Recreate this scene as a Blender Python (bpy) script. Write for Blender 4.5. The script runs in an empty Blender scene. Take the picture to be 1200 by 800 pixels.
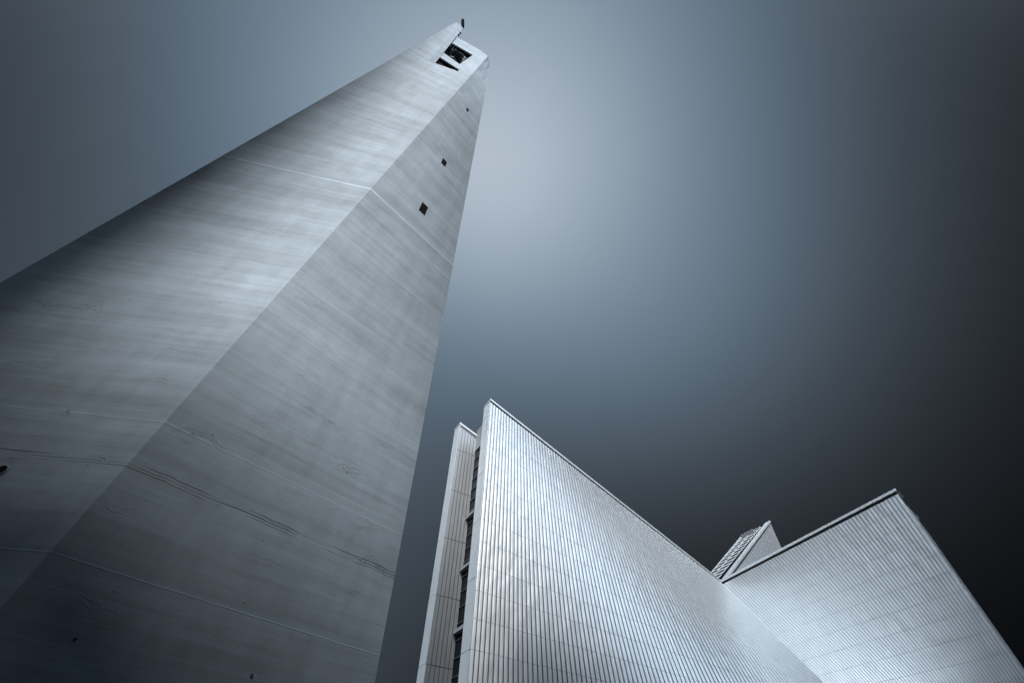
import bpy, bmesh, math, random
from mathutils import Vector, Matrix
random.seed(7)
sc = bpy.context.scene
COL = sc.collection

# ------------------------------------------------------------------ helpers
def V(*a): return Vector(a)
def lerp(a, b, t): return a + (b - a) * t

def link(name, bm, mats, parent=None, smooth=False, recalc=True):
    if recalc: bmesh.ops.recalc_face_normals(bm, faces=bm.faces[:])
    me = bpy.data.meshes.new(name); bm.to_mesh(me); bm.free()
    for m in (mats if isinstance(mats, (list, tuple)) else [mats]): me.materials.append(m)
    if smooth:
        for p in me.polygons: p.use_smooth = True
    o = bpy.data.objects.new(name, me); COL.objects.link(o)
    if parent: o.parent = parent
    return o

def thing(name, label, cat, group=None):
    o = bpy.data.objects.new(name, None); COL.objects.link(o)
    o['label'] = label; o['category'] = cat
    if group: o['group'] = group
    return o

def quad(bm, a, b, c, d, mi=0):
    f = bm.faces.new([bm.verts.new(p) for p in (a, b, c, d)]); f.material_index = mi
    return f

def hexa(bm, bot, top, mi=0):
    """closed solid from two matching quads"""
    vb = [bm.verts.new(p) for p in bot]; vt = [bm.verts.new(p) for p in top]
    fs = [bm.faces.new(vb[::-1]), bm.faces.new(vt)]
    for i in range(4):
        j = (i + 1) % 4
        fs.append(bm.faces.new((vb[i], vb[j], vt[j], vt[i])))
    for f in fs: f.material_index = mi
    return fs

def box(bm, o, ex, ey, ez, mi=0):
    b = [o, o + ex, o + ex + ey, o + ey]
    return hexa(bm, b, [p + ez for p in b], mi)

def tube(bm, a, b, r, n=10, r2=None, mi=0):
    r2 = r if r2 is None else r2
    ax = (b - a).normalized(); s = ax.orthogonal().normalized(); t = ax.cross(s)
    A = []; B = []
    for i in range(n):
        q = 2 * math.pi * i / n; w = s * math.cos(q) + t * math.sin(q)
        A.append(bm.verts.new(a + w * r)); B.append(bm.verts.new(b + w * r2))
    fs = [bm.faces.new(A[::-1]), bm.faces.new(B)]
    for i in range(n):
        j = (i + 1) % n; fs.append(bm.faces.new((A[i], A[j], B[j], B[i])))
    for f in fs: f.material_index = mi

# ------------------------------------------------------------------ node helpers
class NT:
    def __init__(s, tree): s.t = tree; s.n = tree.nodes; s.l = tree.links
    def new(s, typ, **kw):
        nd = s.n.new(typ)
        for k, v in kw.items(): setattr(nd, k, v)
        return nd
    def set(s, sock, v):
        if isinstance(v, bpy.types.NodeSocket): s.l.new(v, sock)
        elif v is not None: sock.default_value = v
    def m(s, op, a, b=None, c=None, clamp=False):
        nd = s.new('ShaderNodeMath', operation=op, use_clamp=clamp)
        for i, v in enumerate((a, b, c)):
            if v is not None: s.set(nd.inputs[i], v)
        return nd.outputs[0]
    def noise(s, vec, scale=1.0, detail=4, rough=.55, dim='3D', dist=0.0):
        nd = s.new('ShaderNodeTexNoise', noise_dimensions=dim)
        s.l.new(vec, nd.inputs['Vector']); nd.inputs['Scale'].default_value = scale
        nd.inputs['Detail'].default_value = detail; nd.inputs['Roughness'].default_value = rough
        nd.inputs['Distortion'].default_value = dist
        return nd.outputs[0]
    def scale(s, vec, x, y, z=1.0, off=(0, 0, 0)):
        nd = s.new('ShaderNodeMapping'); s.l.new(vec, nd.inputs['Vector'])
        nd.inputs['Scale'].default_value = (x, y, z); nd.inputs['Location'].default_value = off
        return nd.outputs[0]
    def sstep(s, v, lo, hi, a=0.0, b=1.0):
        nd = s.new('ShaderNodeMapRange', interpolation_type='SMOOTHSTEP')
        s.set(nd.inputs[0], v); nd.inputs[1].default_value = lo; nd.inputs[2].default_value = hi
        nd.inputs[3].default_value = a; nd.inputs[4].default_value = b
        return nd.outputs[0]

def mat(name):
    m = bpy.data.materials.new(name); m.use_nodes = True
    nt = NT(m.node_tree); bs = nt.n['Principled BSDF']
    return m, nt, bs

def tint(nt, val, rgb):
    nd = nt.new('ShaderNodeCombineColor')
    for i in range(3): nt.l.new(nt.m('MULTIPLY', val, rgb[i]), nd.inputs[i])
    return nd.outputs[0]

# ------------------------------------------------------------------ materials
CON = (0.835, 1.0, 1.16)

def concrete(name, base=.36, cracks=True):
    m, nt, bs = mat(name)
    uv = nt.new('ShaderNodeUVMap', uv_map='UVMap').outputs[0]
    sep = nt.new('ShaderNodeSeparateXYZ'); nt.l.new(uv, sep.inputs[0]); u, v = sep.outputs[0], sep.outputs[1]
    cloud = nt.noise(uv, .32, 5, .6)
    blot = nt.noise(uv, 1.6, 6, .65)
    streak = nt.noise(nt.scale(uv, .10, 1.15), 1.0, 6, .62)          # long horizontal pour marks
    streak2 = nt.noise(nt.scale(uv, .28, 5.5, off=(7, 3, 0)), 1.0, 5, .6)
    board = nt.noise(nt.scale(uv, .6, 34), 1.0, 3, .6)
    vert = nt.noise(nt.scale(uv, 2.2, .22, off=(3, 9, 0)), 1.0, 5, .6)  # faint rain runs
    grain = nt.noise(uv, 38, 4, .7)
    def dev(x, amp): return nt.m('MULTIPLY', nt.m('SUBTRACT', x, .5), amp)
    tot = nt.m('ADD', 1.0, dev(cloud, .55))
    for x, a in ((blot, .36), (streak, .70), (streak2, .56), (board, .20), (vert, .36), (grain, .18)):
        tot = nt.m('ADD', tot, dev(x, a))
    # one tone per pour
    lift = nt.new('ShaderNodeTexWhiteNoise', noise_dimensions='1D')
    nt.l.new(nt.m('FLOOR', nt.m('DIVIDE', v, 1.49)), lift.inputs['W'])
    tot = nt.m('ADD', tot, dev(lift.outputs[0], .09))
    # pour joints: pale or dark hairlines at the heights seen on the tower
    wob = nt.m('MULTIPLY', nt.m('SUBTRACT', nt.noise(nt.scale(uv, 1.2, .0), 1.0, 5, .7), .5), .05)
    vw = nt.m('ADD', v, wob)
    def line(h, w, amp):
        dd = nt.m('ABSOLUTE', nt.m('SUBTRACT', vw, h))
        k = nt.sstep(dd, w * .3, w, 1.0, 0.0)
        brk = nt.sstep(nt.noise(nt.scale(uv, .9, 0, off=(h, 0, 0)), 1.0, 3, .5), .3, .55, .35, 1)
        return nt.m('MULTIPLY', nt.m('MULTIPLY', k, brk), amp)
    for h, w, a in ((4.452, .012, -.35), (18.53, .05, -.12), (6.86, .015, -.15), (4.47, .014, .55), (6.88, .02, .28), (18.62, .07, .58), (9.4, .03, .10), (12.4, .03, .16), (15.4, .03, .12), (26.0, .06, .10), (31.5, .08, .12)):
        tot = nt.m('ADD', tot, line(h, w, a))
    bands = nt.m('FRACT', nt.m('DIVIDE', nt.m('ADD', vw, .37), 1.49))
    bl = nt.sstep(nt.m('ABSOLUTE', nt.m('SUBTRACT', bands, .5)), .490, .499, 0, 1)
    tot = nt.m('ADD', tot, nt.m('MULTIPLY', bl, .12))
    # wavering cracks that run along the pours
    wave = nt.m('MULTIPLY', nt.m('SUBTRACT', nt.noise(nt.scale(uv, 1.1, .55), 1.0, 5, .6), .5), 1.1)
    vv = nt.m('ADD', v, wave)
    def crack(per, off, w, lo, hi, amp, seed):
        fr = nt.m('ABSOLUTE', nt.m('SUBTRACT', nt.m('FRACT', nt.m('DIVIDE', nt.m('ADD', vv, off), per)), .5))
        k = nt.sstep(fr, 0.0, w, 1.0, 0.0)
        msk = nt.sstep(nt.noise(nt.scale(uv, .75, .9, off=(seed, seed * 2.3, 0)), 1.0, 3, .5), lo, hi)
        return nt.m('MULTIPLY', nt.m('MULTIPLY', k, msk), amp)
    if cracks:
        low = nt.sstep(v, 5, 26, 1.0, .25)
        cr = crack(.93, .1, .014, .53, .62, .5, 3.0)
        for a in ((.93, .165, .012, .53, .62, .45, 3.0), (1.31, .55, .010, .54, .63, .42, 8.0), (1.31, .61, .007, .55, .66, .3, 8.0), (.71, .33, .012, .58, .68, .3, 15.0)):
            cr = nt.m('MAXIMUM', cr, crack(*a))
        cr = nt.m('MULTIPLY', cr, low)
        # the long straight cold joint just under six metres
        for h in (5.96, 6.02, 5.91):
            dd = nt.m('ABSOLUTE', nt.m('SUBTRACT', nt.m('ADD', v, nt.m('MULTIPLY', wave, .10)), h))
            msk = nt.sstep(nt.noise(nt.scale(uv, .55, 0, off=(h * 40, 0, 0)), 1.0, 3, .5), .40, .56)
            cr = nt.m('MAXIMUM', cr, nt.m('MULTIPLY', nt.m('MULTIPLY', nt.sstep(dd, .003, .011, 1.0, 0.0), msk), .75))
        tot = nt.m('SUBTRACT', tot, cr)
        # pin holes
        vo = nt.new('ShaderNodeTexVoronoi', voronoi_dimensions='2D'); nt.l.new(uv, vo.inputs['Vector']); vo.inputs['Scale'].default_value = .55
        pin = nt.sstep(vo.outputs['Distance'], .006, .010, .5, 0)
        tot = nt.m('SUBTRACT', tot, pin)
    tot = nt.m('MAXIMUM', tot, .12)
    nt.l.new(tint(nt, nt.m('MULTIPLY', tot, base), CON), bs.inputs['Base Color'])
    bs.inputs['Roughness'].default_value = .78
    bs.inputs['Specular IOR Level'].default_value = .35
    bp = nt.new('ShaderNodeBump'); bp.inputs['Strength'].default_value = .35; bp.inputs['Distance'].default_value = .02
    nt.l.new(nt.m('ADD', tot, nt.m('MULTIPLY', board, .3)), bp.inputs['Height']); nt.l.new(bp.outputs[0], bs.inputs['Normal'])
    return m

def steel(name, base, metallic=.75, rough=.42, wavy=.0, var=.1):
    m, nt, bs = mat(name)
    tc = nt.new('ShaderNodeTexCoord').outputs['Object']
    big = nt.noise(tc, .18, 3, .5); fine = nt.noise(nt.scale(tc, 5, 5, .35), 1.0, 4, .6)
    t = nt.m('ADD', 1.0, nt.m('ADD', nt.m('MULTIPLY', nt.m('SUBTRACT', big, .5), var), nt.m('MULTIPLY', nt.m('SUBTRACT', fine, .5), var * 1.6)))
    nt.l.new(tint(nt, nt.m('MULTIPLY', t, base), (.95, 1.0, 1.045)), bs.inputs['Base Color'])
    bs.inputs['Metallic'].default_value = metallic
    nt.l.new(nt.m('ADD', rough - .06, nt.m('MULTIPLY', fine, .12)), bs.inputs['Roughness'])
    if wavy:
        w = nt.noise(nt.scale(tc, 1, 1, .55), 1.1, 2, .4)
        bp = nt.new('ShaderNodeBump'); bp.inputs['Strength'].default_value = wavy; bp.inputs['Distance'].default_value = .12
        nt.l.new(w, bp.inputs['Height']); nt.l.new(bp.outputs[0], bs.inputs['Normal'])
    return m

def plain(name, rgb, rough=.6, metallic=0.0, var=.2, spec=.4):
    m, nt, bs = mat(name)
    tc = nt.new('ShaderNodeTexCoord').outputs['Object']
    n = nt.noise(tc, 2.3, 5, .6)
    t = nt.m('ADD', 1.0, nt.m('MULTIPLY', nt.m('SUBTRACT', n, .5), var))
    nt.l.new(tint(nt, t, rgb), bs.inputs['Base Color'])
    bs.inputs['Roughness'].default_value = rough; bs.inputs['Metallic'].default_value = metallic
    bs.inputs['Specular IOR Level'].default_value = spec
    return m

M_CON = concrete('tower_concrete', .49)
M_CON2 = concrete('belfry_concrete', .46, cracks=False)
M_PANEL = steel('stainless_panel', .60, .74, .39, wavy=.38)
M_SHEET = steel('shaded_backing_steel', .11, .5, .55)  # backing colour kept dark so grooves and joints look shaded
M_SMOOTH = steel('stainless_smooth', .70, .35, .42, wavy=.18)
M_COPING = steel('coping_metal', .60, .6, .45)
M_DARKGAP = plain('gap_shade_black', (.02, .021, .024), .8, 0, .2, .1)  # near-black in place of the shade under the copings
M_GLASS = plain('dark_glazing', (.006, .007, .009), .5, 0, .1, .06)
M_HEAD = steel('head_panel_metal', .26, .3, .6)
M_INNER = steel('inner_cladding_shaded', .34, .55, .42, wavy=.15)  # smooth steel darkened, shade of the slot put into its colour
M_TRANSOM = steel('transom_metal', .10, .5, .45)
M_SLAT = steel('slat_metal', .46, .4, .5)
M_BRONZE = plain('dark_bronze', (.32, .33, .36), .5, .6, .4)
M_IRON = plain('black_iron', (.003, .003, .0035), .95, 0, .2, .02)
M_DARK = plain('void_shade_black', (.012, .012, .013), .9, 0, .3, .05)  # near-black stand-in for unlit interiors behind openings and slats

# ------------------------------------------------------------------ bell tower
def edge(a, za, b, zb):
    a = Vector(a); b = Vector(b)
    return lambda z: Vector((*(a + (b - a) * ((z - za) / (zb - za))), z))
EL = edge((-12.61, 6.12), 0, (-7.19, 5.14), 60)      # west arris
ER = edge((-6.62, 6.47), 0, (-3.63, 7.69), 57)       # front arris
ERT = edge((-2.29, 10.77), 0, (-3.40, 8.61), 57)     # east arris
EB = edge((-9.60, 12.60), 0, (-6.60, 8.90), 57)      # back arris
def SL(z, t): return lerp(EL(z), ER(z), t)
def SR(z, t): return lerp(ER(z), ERT(z), t)
NIN = V(-.499, .867, 0)                              # into the tower at belfry height

def uvquad(bm, pts, uvs, mi=0):
    f = bm.faces.new([bm.verts.new(p) for p in pts]); f.material_index = mi
    L = bm.loops.layers.uv.verify()
    for lp, q in zip(f.loops, uvs): lp[L].uv = q
    return f

tower = thing('bell_tower', 'tall tapering bare concrete bell tower with a pointed belfry top and small square windows', 'bell tower')
bm = bmesh.new(); bm.loops.layers.uv.new('UVMap')
def lw(z): return (EL(z) - ER(z)).length
def rw(z): return (ERT(z) - ER(z)).length
def facequad(S, wid, sgn, t0, t1, z0, z1, off=0, tt=None):
    a, b, c, d = (tt or (t0, t1, t1, t0))
    P = [S(z0, a), S(z0, b), S(z1, c), S(z1, d)]
    def uu(z, t): return off + (sgn * (1 - t) * wid(z) if S is SL else t * wid(z))
    uvquad(bm, P, [(uu(z0, a), z0), (uu(z0, b), z0), (uu(z1, c), z1), (uu(z1, d), z1)])
ZN1, TN1, ZN3, TN3 = 42.33, .353, 43.81, .793        # the notch under the belfry sill
ZS = [0, 5, 10, 15, 20, 25, 30, 35, 40, ZN1]
for z0, z1 in zip(ZS, ZS[1:]):
    for k in range(4): facequad(SL, lw, -1, k / 4, (k + 1) / 4, z0, z1)
# left of the notch = root of the fin; right of it = face up to the belfry panel
def tfin(z): return lerp(TN1, .089, (z - ZN1) / (60.46 - ZN1))
def ztop(t): return lerp(55.35, 57.28, t)
def tri(P, uvs): uvquad(bm, P, uvs)
def uvL(z, t): return (-(1 - t) * lw(z), z)
f = [(ZN1, TN1), (ZN1, 1.0), (ZN3, 1.0), (ZN3, TN3)]
uvquad(bm, [SL(*p) for p in f], [uvL(*p) for p in f])
zt = [ZN3, 47, 50, 53, 57.0]
for z0, z1 in zip(zt, zt[1:]):
    facequad(SL, lw, -1, TN3, 1.0, z0, z1)
# right face, with three window openings
WIN = [(20.15, 21.0, .463, .547), (26.05, 26.8, .461, .547), (36.95, 37.66, .457, .560)]
WINT = [(.463, .547)] * 3
zr = [0, 5, 10, 15, 20.15, 21.0, 26.05, 26.8, 31, 36.95, 37.66, 42, 47, 52, 57]
reveals = []
for z0, z1 in zip(zr, zr[1:]):
    ts = [0, .463, .547, 1]
    for t0, t1 in zip(ts, ts[1:]):
        if t0 == .463 and any(abs(z0 - w[0]) < 1e-6 for w in WIN):
            reveals.append((z0, z1, t0, t1)); continue
        facequad(SR, rw, 1, t0, t1, z0, z1)
NR = V(-.70, .71, 0)                                 # into the tower through the right face
for z0, z1, t0, t1 in reveals:
    c4 = [SR(z0, t0), SR(z0, t1), SR(z1, t1), SR(z1, t0)]
    for i in range(4):
        a, b = c4[i], c4[(i + 1) % 4]
        q = [a, b, b + NR * .7, a + NR * .7]
        uvquad(bm, q, [(p.x * 3, p.z) for p in q])
# back faces
zb = [0, 10, 20, 30, 40, 50, 57]
for z0, z1 in zip(zb, zb[1:]):
    for A, B, o in ((ERT, EB, 20), (EB, EL, 40)):
        w0 = (A(z0) - B(z0)).length; w1 = (A(z1) - B(z1)).length
        uvquad(bm, [A(z0), B(z0), B(z1), A(z1)], [(o, z0), (o + w0, z0), (o + w1, z1), (o, z1)])
bmesh.ops.remove_doubles(bm, verts=bm.verts[:], dist=.002)
shaft = link('shaft', bm, M_CON, tower)

# fin that rises past the belfry to the point
bm = bmesh.new(); bm.loops.layers.uv.new('UVMap')
zf = [ZN1, 45, 48, 51, 54, 57, 60.05]
TH = .5
FE = V(.33, .28, 0)                                  # splayed end of the fin
def finp(z):
    return SL(z, 0), SL(z, tfin(z))
for z0, z1 in zip(zf, zf[1:]):
    a0, b0 = finp(z0); a1, b1 = finp(z1)
    if z1 > 60: b1 = SL(60.46, .089)
    wv = NIN * TH
    uvquad(bm, [a0, b0, b1, a1], [uvL(z0, 0), uvL(z0, tfin(z0)), uvL(z1, tfin(z1)), uvL(z1, 0)])
    uvquad(bm, [b0, b0 + FE, b1 + FE, b1], [(9, z0), (9.5, z0), (9.5, z1), (9, z1)])
    if z0 > ZN1 - .1:
        uvquad(bm, [a0 + wv, b0 + FE, b1 + FE, a1 + wv], [(12, z0), (14, z0), (14, z1), (12, z1)])
        uvquad(bm, [a0, a0 + wv, a1 + wv, a1], [(15, z0), (15.5, z0), (15.5, z1), (15, z1)])
a1, b1 = SL(60.05, 0), SL(60.46, .089)
uvquad(bm, [a1, b1, b1 + FE, a1 + NIN * TH], [(0, 60), (1, 60), (1, 60.5), (0, 60.5)])
bmesh.ops.remove_doubles(bm, verts=bm.verts[:], dist=.002)
fin = link('fin', bm, M_CON, tower)

# belfry panel with its opening: left end set back behind the fin
PUSH = .25
def PA(z): return SL(z, .10) + NIN * PUSH
def PB(z): return SL(z, .793)
def PP(z, s): return lerp(PA(z), PB(z), s)
bm = bmesh.new(); bm.loops.layers.uv.new('UVMap')
outer = [(46.3, .0), (44.5, 1.0), (56.85, 1.0), (55.6, .0)]
inner = [(47.7, .335), (46.5, .90), (52.75, .955), (52.5, .17)]
fo = [PP(*p) for p in outer]; fi = [PP(*p) for p in inner]
for i in range(4):
    j = (i + 1) % 4
    uvs = [(outer[i][1] * 4, outer[i][0]), (outer[j][1] * 4, outer[j][0]), (inner[j][1] * 4, inner[j][0]), (inner[i][1] * 4, inner[i][0])]
    uvquad(bm, [fo[i], fo[j], fi[j], fi[i]], uvs)
    uvquad(bm, [p + NIN * .13 for p in (fo[i], fo[j], fi[j], fi[i])], uvs)
    uvquad(bm, [fi[i], fi[j], fi[j] + NIN * .13, fi[i] + NIN * .13], uvs)
    uvquad(bm, [fo[i], fo[j], fo[j] + NIN * .13, fo[i] + NIN * .13], uvs)
bmesh.ops.remove_doubles(bm, verts=bm.verts[:], dist=.002)
panel = link('belfry_panel', bm, M_CON2, tower)

# dark belfry roof behind the panel, open lattice further back
bm = bmesh.new()
zr_ = 54.6
def CH(z, s, d): return PP(z, s) + NIN * d
hexa(bm, [CH(zr_, .20, .14), CH(zr_, 1.15, .14), CH(zr_, 1.15, .82), CH(zr_, .24, .70)],
         [CH(zr_ + .3, .20, .14), CH(zr_ + .3, 1.15, .14), CH(zr_ + .3, 1.15, .82), CH(zr_ + .3, .24, .70)])
hexa(bm, [CH(zr_, .80, .83), CH(zr_, 1.15, .83), CH(zr_, 1.15, 1.5), CH(zr_, .80, 1.5)],
         [CH(zr_ + .3, .80, .83), CH(zr_ + .3, 1.15, .83), CH(zr_ + .3, 1.15, 1.5), CH(zr_ + .3, .80, 1.5)])
link('belfry_roof', bm, M_DARK, tower)
bm = bmesh.new()
for k in range(15):
    s = -.1 + k * .085
    a = CH(zr_ + .05, s, .2); b = CH(zr_ + .05, s + .02, 2.6)
    box(bm, a, V(.075, .03, 0), b - a, V(0, 0, .12))
for k in range(11):
    d = .2 + k * .21
    a = CH(zr_ + .20, -.1, d); b = CH(zr_ + .2, 1.1, d)
    box(bm, a, b - a, NIN * .07, V(0, 0, .12))
for k in range(60):
    s = random.uniform(-.1, 1.0); d = random.uniform(.2, 2.0)
    box(bm, CH(zr_ + .36, s, d), V(.09, .05, 0), V(-.04, .09, 0), V(0, 0, .05))
link('belfry_grille', bm, M_IRON, tower)
bm = bmesh.new()      # near-black slab for the notch shade
hexa(bm, [SL(46.6, .30) + NIN * .45, SL(46.6, .80) + NIN * .45, SL(46.6, .86) + NIN * 1.6, SL(46.6, .30) + NIN * 1.6],
         [SL(46.9, .30) + NIN * .45, SL(46.9, .80) + NIN * .45, SL(46.9, .86) + NIN * 1.6, SL(46.9, .30) + NIN * 1.6])
# only the strip hidden behind the sill stays closed
bm.free()
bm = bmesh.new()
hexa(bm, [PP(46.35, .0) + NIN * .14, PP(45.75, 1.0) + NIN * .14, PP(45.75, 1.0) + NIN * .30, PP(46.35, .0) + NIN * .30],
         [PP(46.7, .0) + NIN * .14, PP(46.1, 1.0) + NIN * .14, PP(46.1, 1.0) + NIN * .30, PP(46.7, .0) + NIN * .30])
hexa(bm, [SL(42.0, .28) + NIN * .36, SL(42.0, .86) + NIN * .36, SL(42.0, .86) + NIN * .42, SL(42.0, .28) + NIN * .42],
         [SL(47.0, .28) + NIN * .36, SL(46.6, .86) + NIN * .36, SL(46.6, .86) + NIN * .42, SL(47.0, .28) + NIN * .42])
link('notch_shade_plate', bm, M_DARK, tower)  # near-black strip and plate added so the notch looks unlit

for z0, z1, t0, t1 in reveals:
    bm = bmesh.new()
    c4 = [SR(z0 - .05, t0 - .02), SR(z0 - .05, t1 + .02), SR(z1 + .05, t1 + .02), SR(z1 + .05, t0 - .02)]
    hexa(bm, [p + NR * .03 for p in c4], [p + NR * .09 for p in c4])  # near-black plate close to the face replaces the shade of the opening
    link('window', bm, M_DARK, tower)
bm = bmesh.new()       # lightning rod on the point
p = SL(60.4, .089) + FE * .8
tube(bm, p, p + V(-.20, -.40, 2.2), .17, 10)
tube(bm, p, p + V(0, 0, 1.0), .10, 10)
link('lightning_rod', bm, M_IRON, tower)
for z in (56.2, 57.4):
    bm = bmesh.new()
    p = SL(z, tfin(z)) + FE * 1.02
    box(bm, p, V(.14, .08, 0), V(-.03, .06, 0), V(0, 0, .7))
    link('bracket', bm, M_IRON, tower)
# drain opening and two form-tie holes on the lower shaft
def ring(name, P, nrm, r, depth, m):
    bm = bmesh.new(); n = 20; s = nrm.orthogonal().normalized(); t = nrm.cross(s)
    prof = [(r * 1.0, .0), (r * 1.28, .004), (r * 1.22, .02), (r * 1.0, .022), (r * .92, -depth)]
    rows = [[bm.verts.new(P + nrm * h + (s * math.cos(2 * math.pi * i / n) + t * math.sin(2 * math.pi * i / n)) * q) for i in range(n)] for q, h in prof[1:]]
    for A, B in zip(rows, rows[1:]):
        for i in range(n): bm.faces.new((A[i], A[(i + 1) % n], B[(i + 1) % n], B[i]))
    o = link(name, bm, M_CON2, tower, True)
    bm = bmesh.new(); bm.faces.new([bm.verts.new(P + nrm * .012 + (s * math.cos(2 * math.pi * i / n) + t * math.sin(2 * math.pi * i / n)) * r * 1.02) for i in range(n)])
    link('hole', bm, M_DARK, o)
NLF = -(V(*(ER(5) - EL(5)))).cross(V(0, 0, 1)).normalized()
if NLF.y > 0: NLF = -NLF
NRF = (V(*(ERT(5) - ER(5)))).cross(V(0, 0, 1)).normalized()
if NRF.y > 0: NRF = -NRF
ring('drain_opening', SL(5.63, .708), NLF, .075, .02, None)
ring('form_tie_hole', SR(3.60, .164), NRF, .018, .01, None)
ring('form_tie_hole', SR(3.69, .595), NRF, .018, .01, None)

# bells, hanging in the belfry
def bell(loc, r, label):
    b = thing('bell', label, 'bell', 'bells hanging in the belfry'); b.location = loc
    prof = [(0, .98), (.30, .98), (.42, .90), (.47, .70), (.55, .45), (.70, .2), (.93, .03), (1.0, 0), (.97, -.03), (.86, .02), (.66, .2), (.50, .45), (.40, .7), (.3, .86), (0, .88)]
    bm = bmesh.new(); n = 40; rows = []
    for q, h in prof:
        rows.append([bm.verts.new(V(q * r * math.cos(2 * math.pi * i / n), q * r * math.sin(2 * math.pi * i / n), h * r * 1.7)) for i in range(n)] if q else [bm.verts.new(V(0, 0, h * r * 1.7))])
    for A, B in zip(rows, rows[1:]):
        for i in range(n):
            j = (i + 1) % n
            if len(A) == 1: bm.faces.new((A[0], B[i], B[j]))
            elif len(B) == 1: bm.faces.new((A[i], A[j], B[0]))
            else: bm.faces.new((A[i], A[j], B[j], B[i]))
    link('bell_body', bm, M_BRONZE, b, True)
    bm = bmesh.new(); tube(bm, V(0, 0, r * 1.45), V(0, 0, r * .1), r * .05, 8); tube(bm, V(0, 0, r * .14), V(0, 0, -r * .06), r * .12, 10, r * .09)
    link('clapper', bm, M_IRON, b, True)
    bm = bmesh.new(); box(bm, V(-r * .9, -r * .12, r * 1.67), V(r * 1.8, 0, 0), V(0, r * .24, 0), V(0, 0, r * .3))
    link('headstock', bm, M_IRON, b)
bell(V(-6.50, 7.32, 52.7), .66, 'larger dark bronze bell in the tower opening, the upper one in the picture')
bell(V(-6.38, 7.13, 48.6), .50, 'smaller dark bronze bell in the tower opening, overlapping the larger one from below')

# ------------------------------------------------------------------ cathedral
cath = thing('cathedral', 'cross shaped cathedral with curved ribbed stainless steel walls rising to sharp tips', 'cathedral')
AX = .5137120637772512
CA, SA = math.cos(AX), math.sin(AX)
E1 = V(-CA, -SA, 0); E2 = V(SA, -CA, 0)               # out along the near-left arm / the right arm
W1, W2, W3, W4 = 6.2, 5.6, 5.2, 5.6                    # arm widths
C12 = V(26.689, 57.588, 26.0)
L1, L2, L3, L4 = 33.367, 22.31, 16.55, 20.0
H1, H2, H3, H4 = 39.4, 26.9, 38.8, 30.0
C14 = C12 - E2 * W1; C23 = C12 - E1 * W2; C34 = C12 - E1 * W2 - E2 * W1
def at(p, z): return V(p.x, p.y, z)
T1R = at(C12 + E1 * L1, H1); T1L = at(T1R - E2 * 6.7 + E1 * 1.35, H1 - .55)
T2L = at(C12 + E2 * L2, H2); T2R = at(T2L - E1 * W2 - E2 * 1.45, H2 - .35)
T3R = at(C12 - E1 * L3, H3); T3L = at(T3R - E2 * W3, H3)
C34b = at(C23 - E2 * W3, 26)
T4L = at(C14 - E2 * L4, H4); T4R = at(T4L - E1 * W4, H4)
V12 = V(31.85, 38.6, 0); V14 = V(6.0, 74.0, 0); V23 = V(49.5, 60.0, 0); V34 = V(33, 92, 0)
TW = 1.45                                              # thickness of each wall at its free end

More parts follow.
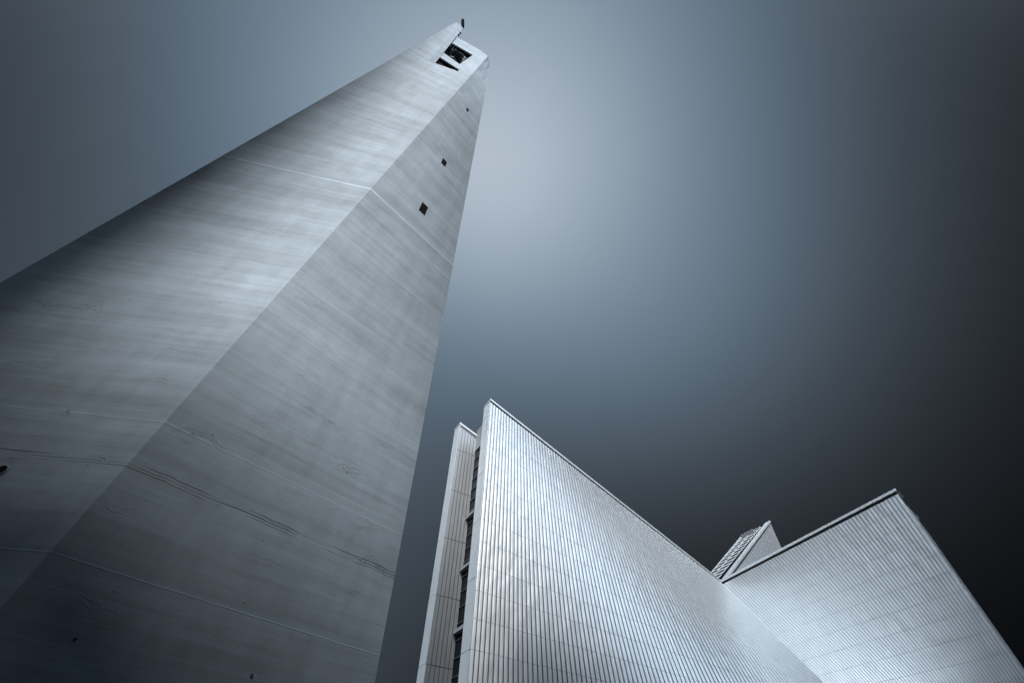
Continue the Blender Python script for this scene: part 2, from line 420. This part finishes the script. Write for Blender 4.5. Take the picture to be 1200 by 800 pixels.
def wall(T0, T1, G0, G1, N, outdir, rows, TW=TW, mitre=0.0, name='wall', gv=.13, pr=.12, gap=.0007):
    """ruled wall: top edge T0 (arm tip) -> T1 (crossing), foot G0 -> G1. outdir: horizontal unit vector to the outside"""
    def P(u, v): return lerp(lerp(G0, G1, u), lerp(T0, T1, u), v)
    def nrm(u, v):
        e = 1e-3
        du = P(min(u + e, 1), v) - P(max(u - e, 0), v); dv = P(u, min(v + e, 1)) - P(u, max(v - e, 0))
        n = du.cross(dv).normalized()
        return n if n.dot(outdir) > 0 else -n
    bm = bmesh.new()
    nu, nv = 48, 16
    vmax = 1 - .22 / (T0.z)
    g = [[bm.verts.new(P(i / nu, j / nv)) for j in range(nv + 1)] for i in range(nu + 1)]
    ax0 = (T1 - T0); ax0.z = 0; ax0.normalize()
    h = [[bm.verts.new(P(i / nu, j / nv) - outdir * TW + ax0 * (mitre * max(0, 1 - i / nu * 6))) for j in range(nv + 1)] for i in range(nu + 1)]
    def face(vs, mi):
        f = bm.faces.new(vs); f.material_index = mi; return f
    for i in range(nu):
        for j in range(nv):
            face((g[i][j], g[i + 1][j], g[i + 1][j + 1], g[i][j + 1]), 0)
            face((h[i][j], h[i][j + 1], h[i + 1][j + 1], h[i + 1][j]), 2)
        face((g[i][nv], g[i + 1][nv], h[i + 1][nv], h[i][nv]), 0)
    for j in range(nv):
        face((g[0][j], g[0][j + 1], h[0][j + 1], h[0][j]), 2)
        face((g[nu][j], g[nu][j + 1], h[nu][j + 1], h[nu][j]), 2)
    # folded panels, one between every two ruling lines, in lengths with open joints
    for i in range(N):
        u0, u1 = i / N, (i + 1) / N
        st = 0.0
        js = [0.0]
        if rows:
            k = 1
            while True:
                q = 1 - .055 * k - (.0 if (i % 2) else .0)
                if q <= .02: break
                js.append(q); k += 1
            js = sorted(js) 
        js = js + [None]
        segs = []
        for a, b in zip(js, js[1:]):
            b = (1 - .24 / lerp(T0.z, T1.z, (u0 + u1) / 2)) if b is None else b - gap
            segs.append((a, b))
        for a, b in segs:
            m = 1 if rows else 6
            prev = None
            for q in range(m + 1):
                v = lerp(a, b, q / m)
                n = nrm((u0 + u1) / 2, v)
                A = P(u0, v); B = P(u1, v); d = B - A
                sec = [bm.verts.new(A + d * gv + n * .004), bm.verts.new(A + d * (gv + .03) + n * pr), bm.verts.new(A + d * .50 + n * (pr + .006)), bm.verts.new(A + d * (.97 - gv) + n * pr), bm.verts.new(A + d * (1 - gv) + n * .004)]
                if prev:
                    for k in range(4): face((prev[k], prev[k + 1], sec[k + 1], sec[k]), 1)
                else:
                    face(sec, 1)
                prev = sec
            face(prev, 1)
    w = link(name, bm, [M_SHEET, M_PANEL, M_SHEET], cath)
    # coping: pale capping in lengths over a near-black strip standing in for the gap's shade
    d = T1 - T0; Ln = d.length; n = max(4, int(Ln / 3.6))
    bm = bmesh.new()
    for k in range(n):
        a = T0 + d * (k / n); b = T0 + d * ((k + 1) / n) - d.normalized() * .05
        o = outdir * .17; i_ = -outdir * (TW + .06)
        if k == 0: a = a - d.normalized() * .10
        ia = i_ + (ax0 * mitre if k == 0 else V(0, 0, 0))
        hexa(bm, [a + o + V(0, 0, .02), b + o + V(0, 0, .02), b + i_ + V(0, 0, .02), a + ia + V(0, 0, .02)],
                 [a + o + V(0, 0, .27), b + o + V(0, 0, .27), b + i_ + V(0, 0, .27), a + ia + V(0, 0, .27)])
    link('coping', bm, M_COPING, w)
    bm = bmesh.new()
    a, b = T0 + d.normalized() * .03 - V(0, 0, .19), T1 - V(0, 0, .19)
    hexa(bm, [a + outdir * .012, b + outdir * .012, b + outdir * .05, a + outdir * .05],
             [a + outdir * .012 + V(0, 0, .20), b + outdir * .012 + V(0, 0, .20), b + outdir * .05 + V(0, 0, .20), a + outdir * .05 + V(0, 0, .20)])
    link('gap_shade_strip', bm, M_DARKGAP, w)
    return w, P

JH = [39.4 - 4.35 - 5.43 * k for k in range(7)] + [0.0]
def blade_end(w, T, G, axis, outdir, joints, drop=.02, TW=TW, mitre=0.0):
    """smooth plates on the free end of a wall, with open joints"""
    bm = bmesh.new()
    top = T.z - drop
    for zb in joints:
        if zb > top: continue
        f = (lambda z: lerp(G, T, z / T.z))
        lo, hi = f(zb + .05), f(top)
        a = axis * .05; mi_ = -axis * mitre
        ring4 = (lo + outdir * .05, hi + outdir * .05, hi - outdir * (TW + .03) + mi_, lo - outdir * (TW + .03) + mi_)
        hexa(bm, [p + axis * .004 for p in ring4], [p + a for p in ring4])
        top = zb
    link('end_panel', bm, M_SMOOTH, w)

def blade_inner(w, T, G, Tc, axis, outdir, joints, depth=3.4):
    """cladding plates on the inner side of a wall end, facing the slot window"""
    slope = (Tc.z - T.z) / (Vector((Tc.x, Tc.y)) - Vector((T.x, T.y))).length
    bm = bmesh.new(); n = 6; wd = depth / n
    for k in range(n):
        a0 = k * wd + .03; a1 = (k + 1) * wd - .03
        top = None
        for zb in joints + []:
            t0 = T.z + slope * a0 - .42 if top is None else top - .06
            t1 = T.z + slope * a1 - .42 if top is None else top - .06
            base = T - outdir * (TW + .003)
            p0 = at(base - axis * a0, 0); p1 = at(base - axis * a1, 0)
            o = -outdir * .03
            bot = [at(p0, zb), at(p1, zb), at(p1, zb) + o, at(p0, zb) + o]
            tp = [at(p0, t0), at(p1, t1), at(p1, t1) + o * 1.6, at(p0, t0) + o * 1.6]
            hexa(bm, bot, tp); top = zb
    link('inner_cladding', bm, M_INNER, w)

def slot_window(Ta, Tb, axis, inner_w, H, joints, recess=2.9):
    """dark glazed slot between the two wall ends of an arm"""
    # Ta: right wall tip, Tb: left wall tip, both outer corners
    across = (Tb - Ta); across.z = 0; across.normalize()
    a = at(Ta + across * (TW + .0) - axis * recess, 0); b = at(Tb - across * (TW + .0) - axis * recess, 0)
    top = H - recess * .40 - .06
    bm = bmesh.new()
    hexa(bm, [a, b, b - axis * .1, a - axis * .1], [at(a, top - 3.2), at(b, top - 3.2), at(b, top - 3.2) - axis * .1, at(a, top - 3.2) - axis * .1])
    w = link('slot_window', bm, M_GLASS, cath)
    z = top - 3.2 - 1.36
    while z > .5:
        bm = bmesh.new(); box(bm, at(a, z), b - a, axis * .12, V(0, 0, .06)); link('transom', bm, M_TRANSOM, w); z -= 1.357
    for zb in joints:
        if 1 < zb < top - 5:
            bm = bmesh.new(); box(bm, at(a, zb - 2.9), b - a, axis * .40, V(0, 0, .30))
            link('floor_beam', bm, M_HEAD, w)
    bm = bmesh.new(); n = 5
    for k in range(n):
        z0 = top - 3.2 + k * 3.2 / n
        box(bm, at(a, z0 + .012), b - a, axis * (.12), V(0, 0, 3.2 / n - .024))
    box(bm, at(a, top - 3.2), b - a, axis * .08, V(0, 0, 3.2))
    link('head_panel', bm, M_HEAD, w)

def skylight(Ta, Tb, Ca, Cb, axis, n, inb=TW + .08, inn=TW + .08, dz=-.42):
    """slatted roof strip sunk between the two copings of an arm"""
    across = (Tb - Ta); across.z = 0; across.normalize()
    dz = V(0, 0, dz)
    da = (Ca - Ta).normalized() * 1.9; db = (Cb - Tb).normalized() * 1.9
    a0, b0 = Ta + across * inn + dz + da, Tb - across * inb + dz + db
    a1, b1 = Ca + across * inn + dz, Cb - across * inb + dz
    k0 = .5 / max((Ta - Ca).length, 1)
    bm = bmesh.new()
    up = V(0, 0, .12)
    hexa(bm, [a0, b0, b1, a1], [a0 + up, b0 + up, b1 + up, a1 + up])
    s = link('skylight', bm, M_DARK, cath)
    bm = bmesh.new()
    dl = (a1 - a0); nl = across.cross(dl).normalized()
    if nl.z < 0: nl = -nl
    for k in range(n):
        t = (k + .3) / n
        p0, p1 = lerp(a0, a1, t) + nl * .135, lerp(b0, b1, t) + nl * .135
        e = dl * (.42 / n)
        hexa(bm, [p0, p1, p1 + e, p0 + e], [q + nl * .02 for q in (p0, p1, p1 + e, p0 + e)])
    link('slats', bm, M_SLAT, s)
    bm = bmesh.new()
    m0, m1 = lerp(a0, b0, .5) + nl * .16, lerp(a1, b1, .5) + nl * .16
    box(bm, m0 - across * .14, across * .28, m1 - m0, nl * .06)
    for q0, q1, sg in ((a0, a1, 1), (b0, b1, -1)):
        box(bm, q0 + nl * .16 + across * (sg * .02), across * (sg * .10), q1 - q0, nl * .05)
    box(bm, a0 + nl * .05, b0 - a0, dl.normalized() * .18, nl * .25)
    link('skylight_frame', bm, M_SLAT, s)

def foot(T): return at(T, 0)
PITCH = .44
w1, _ = wall(T1R, C12, foot(T1R), V12, 86, E2, True, gv=.11, pr=.095)
w1['label'] = 'tall ribbed steel wall sloping down from the highest tip'
w8, _ = wall(T1L, C14, foot(T1L), V14, 76, -E2, False)
w2, _ = wall(T2L, C12, foot(T2L), V12, 58, E1, True, mitre=.30, gv=.075, pr=.065, gap=.0008)
w2['label'] = 'lower ribbed steel wall on the right'
w3, _ = wall(T2R, C23, foot(T2R), V23, 52, -E1, False)
w4, _ = wall(T3R, C12 - E1 * .4, foot(T3R), V23, 40, E2, False, TW=.72)
w5, _ = wall(T3L, C12 - E1 * .4 - E2 * W3, foot(T3L), V34, 40, -E2, False, TW=.8)
w6, _ = wall(T4L, C14, foot(T4L), V14, 46, E1, False)
w7, _ = wall(T4R, C34, foot(T4R), V34, 46, -E1, False)
blade_end(w1, T1R, foot(T1R), E1, E2, JH); blade_end(w8, T1L, foot(T1L), E1, -E2, JH)
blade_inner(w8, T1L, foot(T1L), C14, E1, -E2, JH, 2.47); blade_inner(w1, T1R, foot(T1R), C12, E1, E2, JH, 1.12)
JH2 = [24.0 - 4.2 * k for k in range(6)] + [0.0]
blade_end(w2, T2L, foot(T2L), E2, E1, JH2, 1.5, mitre=.30); blade_end(w3, T2R, foot(T2R), E2, -E1, JH2, 1.5)
JH3 = [34.4 - 5.43 * k for k in range(7)] + [0.0]
blade_end(w4, T3R, foot(T3R), -E1, E2, JH3, TW=.72); blade_end(w5, T3L, foot(T3L), -E1, -E2, JH3, TW=.8)
blade_end(w6, T4L, foot(T4L), -E2, E1, JH3); blade_end(w7, T4R, foot(T4R), -E2, -E1, JH3)
T1P = at(T1R - E2 * 6.7, H1); T2P = at(T2L - E1 * W2, H2)
slot_window(T1R, T1P, E1, 0, H1, JH, 1.15); slot_window(T2P, T2L, E2, 0, H2, JH2)
slot_window(T3R, T3L, -E1, 0, H3, JH3); slot_window(T4R, T4L, -E2, 0, H4, JH3)
skylight(T1R, T1P, C12, C12 - E2 * 6.7, E1, 44); skylight(T2L, T2P, C12, C23, E2, 30)
skylight(T3R, T3L, at(C12, 26), at(C12 - E2 * W3, 26), -E1, 14, .86, .80, .17); skylight(T4L, T4R, C14, C34, -E2, 28)
bm = bmesh.new()
hexa(bm, [p - V(0, 0, 1.4) for p in (C12, C23, C34, C14)], [p - V(0, 0, 1.1) for p in (C12, C23, C34, C14)])
link('crossing_roof', bm, M_SMOOTH, cath)

# ------------------------------------------------------------------ ground
m, nt, bs = mat('plaza_paving')
tc = nt.new('ShaderNodeTexCoord').outputs['Object']
br = nt.new('ShaderNodeTexBrick'); nt.l.new(tc, br.inputs['Vector']); br.inputs['Scale'].default_value = 1.0
br.inputs['Color1'].default_value = (.055, .057, .06, 1); br.inputs['Color2'].default_value = (.075, .077, .08, 1); br.inputs['Mortar'].default_value = (.03, .03, .031, 1)
br.inputs['Mortar Size'].default_value = .01; br.inputs['Brick Width'].default_value = .6; br.inputs['Row Height'].default_value = .3
nt.l.new(br.outputs[0], bs.inputs['Base Color']); bs.inputs['Roughness'].default_value = .85
bm = bmesh.new(); quad(bm, V(-900, -900, 0), V(900, -900, 0), V(900, 900, 0), V(-900, 900, 0))
g = link('ground', bm, m); g['kind'] = 'structure'

# ------------------------------------------------------------------ unseen blocks added outside the view to shade tower and cathedral walls
M_BLOCK = plain('blocker_grey', (.32, .33, .34), .8)
def block(name, label, x0, x1, y0, y1, H):
    t = thing(name, label, 'light blocker')
    bm = bmesh.new(); box(bm, V(x0, y0, 0), V(x1 - x0, 0, 0), V(0, y1 - y0, 0), V(0, 0, H)); link('wall', bm, M_BLOCK, t)
    z = 1.2
    while z < H - 2:
        bm = bmesh.new(); box(bm, V(x0 + 1, y1 + .003, z), V(x1 - x0 - 2, 0, 0), V(0, .05, 0), V(0, 0, 1.5)); link('blocker_band', bm, M_GLASS, t); z += 3.3
    bm = bmesh.new(); box(bm, V(x0 - .2, y0 - .2, H + .003), V(x1 - x0 + .4, 0, 0), V(0, y1 - y0 + .4, 0), V(0, 0, .5)); link('blocker_cap', bm, M_BLOCK, t)
block('light_blocker', 'low unseen blocker added behind the camera to shade the tower foot', -6.0, 1.3, -30, -14, 25)
block('light_blocker', 'taller grey office block beside the lower one across the street', -46, -6.3, -30, -14, 80)

block('light_blocker', 'tall unseen blocker added to shade the lower cathedral walls', 1.6, 37, -30, -14, 67)
block('light_blocker', 'tallest unseen blocker at the right end, added to shade the right cathedral wall', 37.3, 74, -30, -14, 92)
block('light_blocker', 'long unseen blocker added west of the tower to darken wall reflections', -86, -66, -30, 30, 26)

# ------------------------------------------------------------------ sky, sun
SUN_AZ, SUN_EL = math.radians(-84), math.radians(40)      # direction TO the sun, from +X
sdir = V(math.cos(SUN_EL) * math.cos(SUN_AZ), math.cos(SUN_EL) * math.sin(SUN_AZ), math.sin(SUN_EL))
world = bpy.data.worlds.new('World'); sc.world = world; world.use_nodes = True
nt = NT(world.node_tree); bg = nt.n['Background']
tc = nt.new('ShaderNodeTexCoord').outputs['Generated']
nrm = nt.new('ShaderNodeVectorMath', operation='NORMALIZE'); nt.l.new(tc, nrm.inputs[0]); dirn = nrm.outputs[0]
def lobe(mv, k):
    d = nt.new('ShaderNodeVectorMath', operation='DOT_PRODUCT'); nt.l.new(dirn, d.inputs[0]); d.inputs[1].default_value = mv
    return nt.m('EXPONENT', nt.m('MULTIPLY', nt.m('SUBTRACT', d.outputs['Value'], 1.0), k))
BGS = .1
LOBES = [((.3345, .5486, .7663), .0866, 16.18), ((-.0647, .3362, .9396), .1350, 34.0),
         ((-.0688, .2450, .9671), .3697, 8.47), ((-.5221, .7342, .4340), .0815, 8.16)]
lum = None
for mv, A, k in LOBES:
    c = nt.m('MULTIPLY', lobe(mv, k), A)
    lum = c if lum is None else nt.m('ADD', lum, c)
# hazy sky: slate blue at middling brightness, greyer where it is brightest and darkest
cr = nt.new('ShaderNodeValToRGB'); cr.color_ramp.interpolation = 'B_SPLINE'
stops = [(.03, (.86, 1, 1.16)), (.20, (.80, 1, 1.24)), (.36, (.70, 1.01, 1.36)), (.48, (.74, 1.01, 1.30)), (.62, (.81, 1.0, 1.21)), (.78, (.90, 1.0, 1.12))]
els = cr.color_ramp.elements
while len(els) < len(stops): els.new(.5)
for e, (p_, c_) in zip(els, stops):
    e.position = p_; e.color = (*[q / 1.5 for q in c_], 1)
nt.l.new(nt.m('SQRT', lum), cr.inputs[0])
vs = nt.new('ShaderNodeVectorMath', operation='SCALE'); nt.l.new(cr.outputs[0], vs.inputs[0]); nt.l.new(nt.m('MULTIPLY', lum, 1.5 / BGS), vs.inputs['Scale'])
acc = vs.outputs[0]
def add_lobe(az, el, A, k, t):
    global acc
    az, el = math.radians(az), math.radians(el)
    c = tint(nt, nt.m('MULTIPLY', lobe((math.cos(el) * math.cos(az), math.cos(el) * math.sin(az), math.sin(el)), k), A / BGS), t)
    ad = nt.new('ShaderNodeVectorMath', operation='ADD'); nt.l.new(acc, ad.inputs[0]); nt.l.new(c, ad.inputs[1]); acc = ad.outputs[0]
add_lobe(228, 40, 17.0, 36.0, (.88, 1.0, 1.12))           # fill glow added to the unseen western sky
add_lobe(-46, 43, 5.0, 36.0, (.80, 1.0, 1.22))           # second added fill glow, unseen south-eastern sky
# daylight sky round the sun, behind the camera
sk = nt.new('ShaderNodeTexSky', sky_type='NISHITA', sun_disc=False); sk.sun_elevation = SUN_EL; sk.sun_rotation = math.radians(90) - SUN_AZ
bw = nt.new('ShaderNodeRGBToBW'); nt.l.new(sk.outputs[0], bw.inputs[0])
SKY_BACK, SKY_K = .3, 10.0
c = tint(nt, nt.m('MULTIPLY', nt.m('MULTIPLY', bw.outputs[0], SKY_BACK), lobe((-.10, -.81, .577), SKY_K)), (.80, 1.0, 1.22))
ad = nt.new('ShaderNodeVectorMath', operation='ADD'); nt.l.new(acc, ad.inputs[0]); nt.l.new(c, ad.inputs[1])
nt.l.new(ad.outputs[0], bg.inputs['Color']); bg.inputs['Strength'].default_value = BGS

sl = bpy.data.lights.new('sun', 'SUN'); sl.energy = 4.8; sl.angle = math.radians(12); sl.color = (1.0, .985, .96)
so = bpy.data.objects.new('sun', sl); COL.objects.link(so)
so.rotation_euler = sdir.to_track_quat('Z', 'Y').to_euler()

# ------------------------------------------------------------------ camera
cd = bpy.data.cameras.new('camera'); cd.sensor_width = 36; cd.lens = 533 / 1200 * 36; cd.clip_start = .05; cd.clip_end = 5000
co = bpy.data.objects.new('camera', cd); COL.objects.link(co); sc.camera = co
fw = V(0, .6412, .7674).normalized(); rt = V(.99928, -.0291, .0243); rt = (rt - fw * rt.dot(fw)).normalized(); up = rt.cross(fw)
co.matrix_world = Matrix(((rt.x, up.x, -fw.x, 0), (rt.y, up.y, -fw.y, 0), (rt.z, up.z, -fw.z, 1.6), (0, 0, 0, 1)))

sc.view_settings.view_transform = 'Standard'; sc.view_settings.look = 'None'; sc.view_settings.exposure = 0; sc.view_settings.gamma = 1
sc.view_settings.use_curve_mapping = False
sc.cycles.max_bounces = 6; sc.cycles.use_denoising = True
